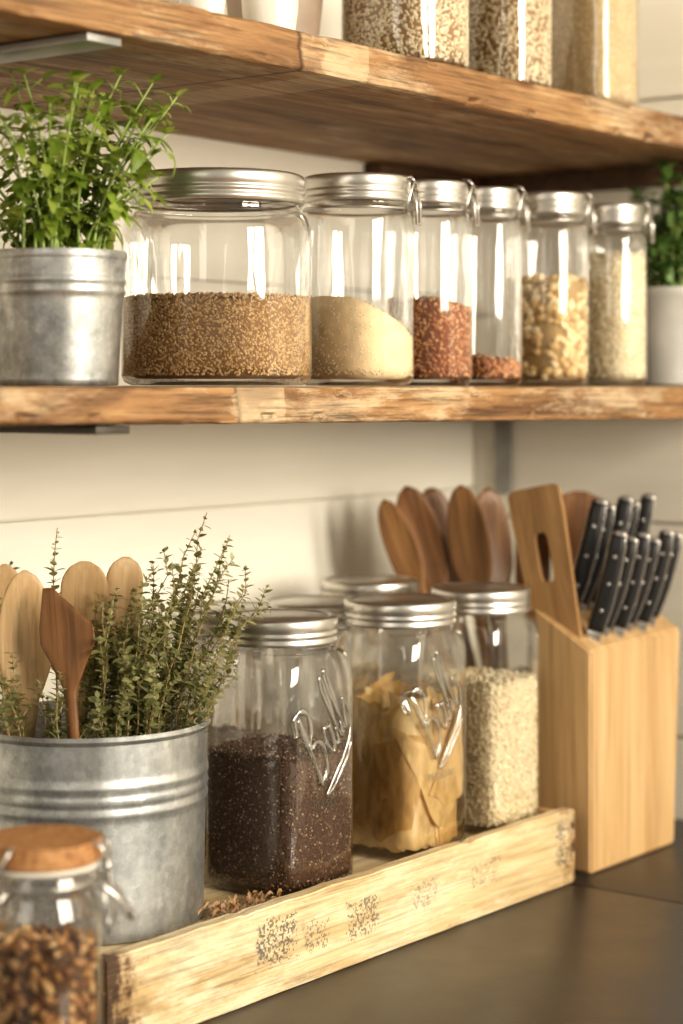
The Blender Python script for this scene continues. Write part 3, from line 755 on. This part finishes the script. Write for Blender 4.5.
def sprig(base, end, bend, leafstart=.3, ln=.0094, step=.0040, rad=.0010):
    K = 14; pts = []
    for i in range(K+1):
        t = i/K; p = base.lerp(end, t)+bend*math.sin(t*pi)*.5
        p = p+Vector((noise.noise(p*40), noise.noise(p*40+Vector((9,0,0))), 0))*.008*t; pts.append(p)
    tube_bm(bs, pts, [rad*(1-.65*i/K) for i in range(K+1)], 5)
    tot = (end-base).length; z = leafstart*tot; k = 0
    while z < tot:
        t = z/tot*K; i = min(int(t), K-1); p = pts[i].lerp(pts[i+1], t-i); tg = (pts[i+1]-pts[i]).normalized()
        a = k*pi/2+rng.uniform(-.5,.5); o1 = tg.orthogonal().normalized(); o2 = tg.cross(o1)
        for sgn in (0, pi):
            if rng.random() < .08: continue
            out = o1*math.cos(a+sgn)+o2*math.sin(a+sgn)
            l = ln*rng.uniform(.6,1.15)*(1 if z < tot*.9 else .75)
            leaf_bm(bl, p, out*.9+tg*rng.uniform(.1,.8), tg, l, l*.60, rng.uniform(-.1,.4), .2, 3)
            if rng.random() < .6: leaf_bm(bl, p, out*.5+tg, tg, l*.6, l*.36, .1, .2, 3)
        z += step*rng.uniform(.8,1.4); k += 1
def branch_sprig(base, end, bend, start=.4, ln=.0094):
    sprig(base, end, bend, start, ln)
    tot = end-base
    for q in range(rng.randint(1,3)):
        t = rng.uniform(.58,.85); p = base.lerp(end, t)+bend*math.sin(t*pi)*.5
        d = tot.normalized()*rng.uniform(.025,.045)+RV*rng.uniform(-.016,.024)+DV*rng.uniform(-.018,.018)
        sprig(p, p+d, Vector((0,0,0)), .12, ln*.9, rad=.0006)
for i in range(48):
    a = rng.uniform(-.006,.066); b = rng.uniform(-.050,.030)
    if math.hypot(a, b) > .068: a *= .8; b *= .7
    h = rng.uniform(.218,.300)
    ex = a + rng.uniform(-.006,.028)*(.4+max(a,0)*15)*(.5 if h < .235 else 1)
    branch_sprig(BL(a*.62, b*.6, TF+.02), BL(ex, b+rng.uniform(-.015,.015), h), -RV*rng.uniform(0,.014), .55)
for i in range(8):
    a = rng.uniform(-.06,.0); b = rng.uniform(-.055,-.025)
    branch_sprig(BL(a*.75, b*.75, TF+.02), BL(a+rng.uniform(-.01,.01), b, rng.uniform(.205,.255)), RV*rng.uniform(-.008,.008), .62)
for (ex, h, b) in ((.092,.352,-.01),(.078,.338,0),(.062,.325,-.02),(.122,.310,-.01),(.108,.302,.0),(.098,.322,.01),(.050,.312,-.03),(.084,.305,-.03),(.132,.298,-.015),(.066,.300,.02),(.042,.300,-.02),(-.028,.338,.03),(-.076,.330,.03),(.114,.286,-.03),(.106,.336,-.02),(.084,.325,.01),(.070,.315,-.03)):
    branch_sprig(BL(min(ex*.42,.045)+.004,b*.8,TF+.02), BL(ex,b,h), -RV*.016, .50, .0096)
e = empty('thyme_bunch', (BC.x, BC.y, TF)); tag(e, "bunch of fresh thyme sprigs standing in the metal bucket", "herb")
for nm, b_, mt in (('stem', bs, 'thymestem'), ('foliage', bl, 'thyme')):
    ob = obj_from_bm(nm, b_, M[mt], True, False); ob.data.transform(Matrix.Translation(-Vector((BC.x,BC.y,TF)))); child(ob, e)

# ------------------------------------------------------------------ herb pots on shelf
PX, PY = 0.982, 1.004
e = empty('potted_herb', (PX, PY, Z1)); tag(e, "leafy green herb growing in a small galvanized pot", "potted plant")
child(bucket('pot', 0.0460, 0.0410, 0.093, M['galv2'], [(.74,.03,.0012),(.83,.03,.0012)]), e)
child(lathe('soil', [(0,.084),(.02,.085),(.0425,.083),(.0425,.080),(0,.079)], M['soil'], 32), e)
bs = bmesh.new(); bl = bmesh.new(); rng = random.Random(33)
def herb(n, base_r, spread, hmin, hmax, lsz, z0, lf_step=.016, extra=(), wr=.52, start=.3):
    specs = []
    for i in range(n):
        a = rng.uniform(0, 2*pi); r0 = base_r*math.sqrt(rng.random())
        b = Vector((math.cos(a)*r0, math.sin(a)*r0, z0)); rr = r0+spread*rng.uniform(.2,1)
        a2 = a+rng.uniform(-.5,.5); h = rng.uniform(hmin, hmax)*(1-.25*(rr/(base_r+spread))**2)
        specs.append((b, Vector((math.cos(a2)*rr, math.sin(a2)*rr, z0+h)), a2, h))
    for (off, dd, h) in extra:
        b = RV*off*.35+DV*dd*.5+Vector((0,0,z0)); specs.append((b, RV*off+DV*dd+Vector((0,0,z0+h)), RC, h))
    for b, e_, a2, h in specs:
        K = 8; pts = []
        for k in range(K+1):
            t = k/K; p = b.lerp(e_, t); p.x -= math.cos(a2)*.012*math.sin(t*pi); p.y -= math.sin(a2)*.012*math.sin(t*pi); pts.append(p)
        tube_bm(bs, pts, [.0013*(1-.5*k/K) for k in range(K+1)], 6)
        z = start*h; q = 0
        while z < h*1.0:
            t = min(z/h, .999)*K; i0 = int(t); p = pts[i0].lerp(pts[i0+1], t-i0); tg = (pts[i0+1]-pts[i0]).normalized()
            aa = q*pi/2+rng.uniform(-.4,.4); o1 = tg.orthogonal().normalized(); o2 = tg.cross(o1)
            for sg in (0, pi):
                out = o1*math.cos(aa+sg)+o2*math.sin(aa+sg); l = lsz*rng.uniform(.55,1.15)
                pet = p+(out*.8+tg*.4)*l*rng.uniform(.4,1.0)
                tube_bm(bs, [p, p.lerp(pet,.5)+tg*.0005, pet], [.0006,.0005,.0004], 4)
                leaf_bm(bl, pet, out+tg*rng.uniform(-.5,.5), tg+Vector((0,0,.5))+Vector((rng.uniform(-.5,.5),rng.uniform(-.5,.5),0)), l, l*wr, rng.uniform(.1,.8), .25, 6)
                if rng.random() < .8:
                    sd = out.cross(tg)
                    for s2 in (-1,1): leaf_bm(bl, p.lerp(pet,.75), out*.5+sd*s2+tg*.2, tg+Vector((0,0,.5)), l*.66, l*wr*.70, .3, .22, 5)
            z += lf_step*rng.uniform(.8,1.2); q += 1
        for k in range(5):
            aa = k*2*pi/5+rng.random(); o1 = Vector((math.cos(aa), math.sin(aa), rng.uniform(.2,1.1)))
            leaf_bm(bl, pts[-1], o1, Vector((0,0,1)), lsz*rng.uniform(.5,.9), lsz*wr*.75, .3, .22, 5)
herb(34, .036, .043, .055, .142, .0152, .083, .0130, wr=.58, start=.22, extra=((.072,0,.108),(.066,-.01,.126),(.064,.01,.078),(.076,-.015,.090),(.082,.0,.118),(.045,-.02,.130),(.058,-.03,.055),(-.05,-.02,.10),(.054,.01,.11),(.070,-.02,.06)))
for nm, b_, mt in (('stem', bs, 'basilstem'), ('foliage', bl, 'basil')):
    ob = obj_from_bm(nm, b_, M[mt], True, False); child(ob, e)
e = empty('potted_herb', (1.790, 0.966, Z1)); tag(e, "dark green trailing herb in a grey ceramic pot", "potted plant")
child(lathe('pot', [(0,.001),(.026,0),(.029,.002),(.034,.05),(.0375,.088),(.039,.09),(.039,.098),(.036,.098),(.034,.085),(.028,.01),(0,.008)], M['greypot'], 56), e)
child(lathe('soil', [(0,.086),(.033,.084),(.033,.082),(0,.081)], M['soil'], 32), e)
bs = bmesh.new(); bl = bmesh.new(); rng = random.Random(5)
herb(24, .026, .014, .06, .140, .019, .084, .012)
for nm, b_, mt in (('stem', bs, 'basilstem'), ('foliage', bl, 'ivy')):
    ob = obj_from_bm(nm, b_, M[mt], True, False); child(ob, e)

# ------------------------------------------------------------------ front clip jar
FJ = (0.820, 0.853, 0.0006)
e = empty('clip_top_jar', FJ); tag(e, "clip-top glass jar of mixed nuts with brown cork lid", "jar")
r = .0345; H = .160
prof = [(0,.004),(r*.7,.0035),(r*.85,.0006),(r*.95,.003),(r,.01),(r,.128),(r*.985,.137),(r*.93,.145),(r*.88,.149),(r*.87,.152),(r*.95,.154),(r*.96,.162),(r*.88,.165)]
child(lathe('glass_body', prof, M['glass'], 72), e)
child(lathe('rubber_seal', [(r*.80,.1655),(r*.99,.1655),(r*1.01,.1668),(r*.99,.1680),(r*.80,.1680)], M['ceramic'], 56), e)
child(lathe('lid', [(0,.1685),(r*.98,.1685),(r*1.0,.1689),(r*1.005,.1698),(r*1.005,.1800),(r*.995,.1812),(0,.1814)], M['lidwood'], 64), e)
bm = bmesh.new()
ring = [Vector((math.cos(a)*r*.97, math.sin(a)*r*.97, .158)) for a in [2*pi*i/48 for i in range(48)]]; tube_bm(bm, ring, .0013, 6, True)
for sd in (1,-1):
    if sd == 1: nr, tt = RV, DV
    else: nr = (-RV*.66-DV*.75).normalized(); tt = Vector((-nr.y, nr.x, 0))
    def P(a,o_,z): return nr*o_+tt*a+Vector((0,0,z))
    tube_bm(bm, [P(-.010,r*.98,.158),P(-.010,r*1.10,.154),P(-.008,r*1.28,.149),P(-.005,r*1.46,.138),P(0,r*1.52,.134),P(.005,r*1.46,.138),P(.008,r*1.28,.149),P(.010,r*1.10,.154),P(.010,r*.98,.158)], .0016, 6)
    tube_bm(bm, [P(0,r*1.03,.167),P(0,r*1.09,.172),P(0,r*1.12,.163),P(0,r*1.18,.152),P(0,r*1.24,.135),P(0,r*1.14,.124),P(0,r*1.08,.14),P(0,r*1.0,.157)], .0016, 6)
    tube_bm(bm, [P(-.012,r*.93,.1826),P(-.012,r*1.08,.176),P(-.006,r*1.13,.163),P(.006,r*1.13,.163),P(.012,r*1.08,.176),P(.012,r*.93,.1826)], .0013, 6)
child(obj_from_bm('wire_clamp', bm, M['wire']), e)
fill('mixed_nuts', FJ, r*.97, .120, (.0062,.0036,.0026), 620, 'granola', 'darkcore', "mixed brown nuts and granola in the clip-top jar", 2.0, seed=31, topn=90, var=.4)

# ------------------------------------------------------------------ knife block and knives
KX0, KX1, KY0, KY1 = 1.583, 1.742, 0.932, 0.994
kb = empty('knife_block', (KX0, KY0, 0.0005)); tag(kb, "pale beech knife block with slanted top holding black knives", "knife block")
w = KX1-KX0; dp = KY1-KY0; zf, sl = 0.2035, 0.60
bm = bmesh.new()
sec = [(0,0),(dp,0),(dp,zf+dp*sl),(0,zf)]
A = [bm.verts.new((0,y,z)) for y,z in sec]; B = [bm.verts.new((w,y,z)) for y,z in sec]
for v in B:
    if v.co.z > .1: v.co.x += .012; v.co.z += .004
bm.faces.new(A); bm.faces.new(B[::-1])
for i in range(4): bm.faces.new((A[i],B[i],B[(i+1)%4],A[(i+1)%4]))
bmesh.ops.bevel(bm, geom=bm.edges[:], offset=.0022, segments=3, affect='EDGES')
ob = obj_from_bm('body', bm, M['block']); autosmooth(ob,35); child(ob, kb)
def knife(x, yy, ln, wd, lean, fwd, label):
    kdir = Vector((lean,fwd,1)).normalized()
    base = Vector((KX0+x, KY0+yy, 0.0005+zf+yy*sl+.004*x/w))
    e = empty('kitchen_knife', base); tag(e, label, "knife", "knives in the knife block")
    z = kdir; y = Vector((1,0.45,0)); y = (y-z*y.dot(z)).normalized(); xx = y.cross(z)
    m = Matrix((xx,y,z)).transposed().to_4x4(); m.translation = base; e.matrix_world = m
    def body(th0, grow, S=16, K=20):
        bm = bmesh.new(); rings=[]
        for i in range(K+1):
            t=i/K; zz=.008+ln*t; ww=wd*(.88+.06*math.sin(t*pi*1.6+.3)+.14*t)+grow; th=th0*(.9+.1*math.sin(t*pi))
            if t>.94: ww*=.86; th*=.8
            if t<.04: ww*=.92; th*=.9
            xo=.0018*math.sin(t*pi*1.1); ring=[]
            for k in range(S):
                a=2*pi*k/S; c,s_=math.cos(a),math.sin(a); q=(abs(c)**3.2+abs(s_)**3.2)**(-1/3.2)
                ring.append(bm.verts.new((xo+ww/2*c*q, th/2*s_*q, zz)))
            rings.append(ring)
        for A_,B_ in zip(rings,rings[1:]):
            for k in range(S): bm.faces.new((A_[k],A_[(k+1)%S],B_[(k+1)%S],B_[k]))
        bm.faces.new(rings[0][::-1]); bm.faces.new(rings[-1]); return bm
    child(obj_from_bm('handle', body(.0108,0), M['black']), e)
    child(obj_from_bm('tang', body(.0022,.0012), M['rivet']), e)
    b = box('bolster', (-wd*.40,-.0042,.0015), (wd*.40,.0042,.0078), M['rivet'], .001); child(b, e)
    b = box('blade', (-wd*.40,-.0009,-.11), (wd*.40,.0009,.0014), M['blade'], .0003); child(b, e)
    bm = bmesh.new(); lathe_bm(bm, [(0,0),(wd*.38,0),(wd*.42,.0008),(wd*.40,.0022),(wd*.30,.0034),(wd*.16,.0041),(0,.0043)], 24, 3)
    for v_ in bm.verts: v_.co.y *= .60
    cap = obj_from_bm('end_cap', bm, M['rivet']); cap.location = (.0002,0,.0077+ln); child(cap, e)
    for t in (.22,.5,.78):
        b = lathe('rivet', [(0,-.0060),(.0012,-.0060),(.0016,-.0057),(.0016,.0057),(.0012,.0060),(0,.0060)], M['rivet'], 12)
        b.rotation_euler[0]=pi/2; b.location=(.0018*math.sin(t*pi*1.1),0,.008+ln*t); child(b, e)
KL = "slim black-handled kitchen knife standing in the block"
for (x,yy,ln,wd,le,fw) in ((.024,.012,.092,.0168,.07,-.25),(.045,.015,.084,.0150,.12,-.29),(.065,.011,.088,.0162,.09,-.26),(.087,.014,.080,.0148,.13,-.30),(.109,.011,.087,.0158,.11,-.27),(.132,.014,.081,.0150,.12,-.29)):
    knife(x, yy, ln, wd, le, fw, KL)
for (x,yy,ln,wd,le,fw) in ((.031,.043,.102,.0168,.14,-.24),(.055,.046,.094,.0152,.10,-.28),(.076,.042,.102,.0165,.15,-.25),(.101,.046,.094,.0152,.11,-.28),(.124,.043,.100,.0158,.14,-.25)):
    knife(x, yy, ln, wd, le, fw, KL)

# ------------------------------------------------------------------ utensil crock
def crock(loc, r, h, label):
    b = lathe('utensil_crock', [(0,.002),(r*.85,0),(r*.95,.003),(r,.02),(r,h-.006),(r*1.03,h-.004),(r*1.03,h),(r*.94,h),(r*.92,h-.01),(r*.92,.01),(0,.008)], M['stone'], 56)
    b.location = loc; tag(b, label, "crock"); return b
C1 = Vector((1.626,1.090,0.0)); C2 = Vector((1.722,1.055,0))
crock((C1.x,C1.y,.0005), .050, .150, "taupe stoneware crock full of wooden utensils")
crock((C2.x,C2.y,.0005), .042, .160, "taupe stoneware crock behind the knife block")
def CU(C,a,b,z): return C+RV*a+DV*b+Vector((0,0,z))
GU2="wooden utensils in the crocks"
spoon('wooden_spoon', CU(C1,.034,-.026,.012), CU(C1,-.088,-.024,.336), FC-RV*.3, .032,.110, M['sp_mid'], "slim brown wooden spoon leaning outward in the crock", group=GU2, hw=.014)
spoon('wooden_spoon', CU(C1,.036,-.010,.012), CU(C1,-.066,-.006,.348), FC, .042,.130, M['sp_dark'], "dark brown long wooden spoon leaning in the crock", group=GU2, hw=.016)
spoon('wooden_spatula', CU(C1,.036,.014,.012), CU(C1,-.042,.018,.345), FC+RV*.2, .032,.12, M['sp_dark'], "brown narrow wooden spatula leaning in the crock", 'spatula', group=GU2, hw=.013, cat="wooden spatula")
spoon('wooden_spoon', CU(C1,.039,-.026,.012), CU(C1,-.014,-.022,.350), FC-RV*.4, .042,.130, M['sp_mid'], "brown long-headed wooden spoon in the crock", group=GU2, hw=.016)
spoon('wooden_spoon', CU(C1,.041,.0,.012), CU(C1,.014,.004,.346), FC+RV*.3, .042,.13, M['sp_dark'], "dark brown wooden spoon with a long oval head", group=GU2, hw=.017)
spoon('wooden_spatula', CU(C2,-.024,.014,.012), CU(C2,-.020,.022,.338), FC, .036,.13, M['sp_dark'], "dark brown flat wooden spatula behind the slotted one", 'spatula', cat="wooden spatula", group=GU2)
spoon('wooden_spatula', CU(C2,.012,.000,.012), CU(C2,.024,.0,.340), FC, .056,.09, M['sp_dark'], "dark brown broad wooden turner behind the knives", 'spatula', group=GU2, cat="wooden spatula")
def slotted(base, tip, facing, mat):
    Ln=(Vector(tip)-Vector(base)).length; bm=bmesh.new(); hl=.19; w0=.040; w1=.056; th=.006
    n=40; layers=[]
    def outl(t):
        a=2*pi*t; c,s=math.cos(a),math.sin(a); q=(abs(c)**14+abs(s)**14)**(-1/14)
        zz=(s*q*.5+.5); wd=w0+(w1-w0)*zz; return (c*q*wd/2, Ln-hl+zz*hl)
    def inn(t):
        a=2*pi*t; c,s=math.cos(a),math.sin(a); q=(abs(c)**5+abs(s)**5)**(-1/5)
        return (c*q*.0070, Ln-.066+s*q*.023)
    for yy in (-th/2, th/2):
        O=[bm.verts.new((outl(i/n)[0],yy,outl(i/n)[1])) for i in range(n)]
        I=[bm.verts.new((inn(i/n)[0],yy,inn(i/n)[1])) for i in range(n)]
        layers.append((O,I))
        for i in range(n):
            j=(i+1)%n; bm.faces.new((O[i],O[j],I[j],I[i]))
    (O0,I0),(O1,I1)=layers
    for i in range(n):
        j=(i+1)%n; bm.faces.new((O0[i],O0[j],O1[j],O1[i])); bm.faces.new((I0[i],I0[j],I1[j],I1[i]))
    bmesh.ops.recalc_face_normals(bm, faces=bm.faces)
    ob=obj_from_bm('slotted_spatula', bm, mat); autosmooth(ob,40); orient(ob,base,tip,facing)
    tag(ob,"flat brown wooden slotted spatula standing in the knife block","wooden spatula",GU2)
slotted((1.590,0.957,.150), (1.589,0.998,.351), Vector((-1,-.12,0)), M['sp_tan'])

# ------------------------------------------------------------------ lights, world, camera
def area(name, loc, target, sx, sy, power, col):
    l = bpy.data.lights.new(name, 'AREA'); l.shape='RECTANGLE'; l.size=sx; l.size_y=sy; l.energy=power; l.color=col
    o_ = bpy.data.objects.new(name, l); COL.objects.link(o_); o_.location=loc
    d=(Vector(target)-Vector(loc)); o_.rotation_euler=d.to_track_quat('-Z','Y').to_euler(); return o_
area('window_light', (0.70,-1.75,0.95), (1.25,1.0,.35), .56,1.2, 58, (1,.91,.755))
area('window_light', (1.42,-1.75,0.95), (1.25,1.0,.35), .56,1.2, 56, (1,.91,.755))
area('side_fill_light', (-1.3,0.35,1.0), (1.1,1.2,.4), .8,1.2, 9, (1,.93,.81))  # added fill lamp, not a window; lifts left-facing sides and the bucket
w = bpy.data.worlds.new('World'); scene.world = w; w.use_nodes=True
bg = w.node_tree.nodes['Background']; bg.inputs[0].default_value=(1,.895,.735,1); bg.inputs[1].default_value=0.42

cd = bpy.data.cameras.new('Camera'); cam = bpy.data.objects.new('Camera', cd); COL.objects.link(cam)
cam.location=(0,0,CAMZ)
cam.rotation_euler = DV.to_track_quat('-Z','Y').to_euler()
cd.sensor_fit='VERTICAL'; cd.sensor_height=36; cd.lens=2000/1024*36; cd.shift_y=-126/1024
cd.clip_start=.05
cd.dof.use_dof=True; cd.dof.focus_distance=1.50; cd.dof.aperture_fstop=3.8
scene.camera=cam
scene.view_settings.view_transform='Standard'
try: scene.view_settings.look='Medium High Contrast'
except Exception: scene.view_settings.look='None'
scene.view_settings.exposure=-0.16
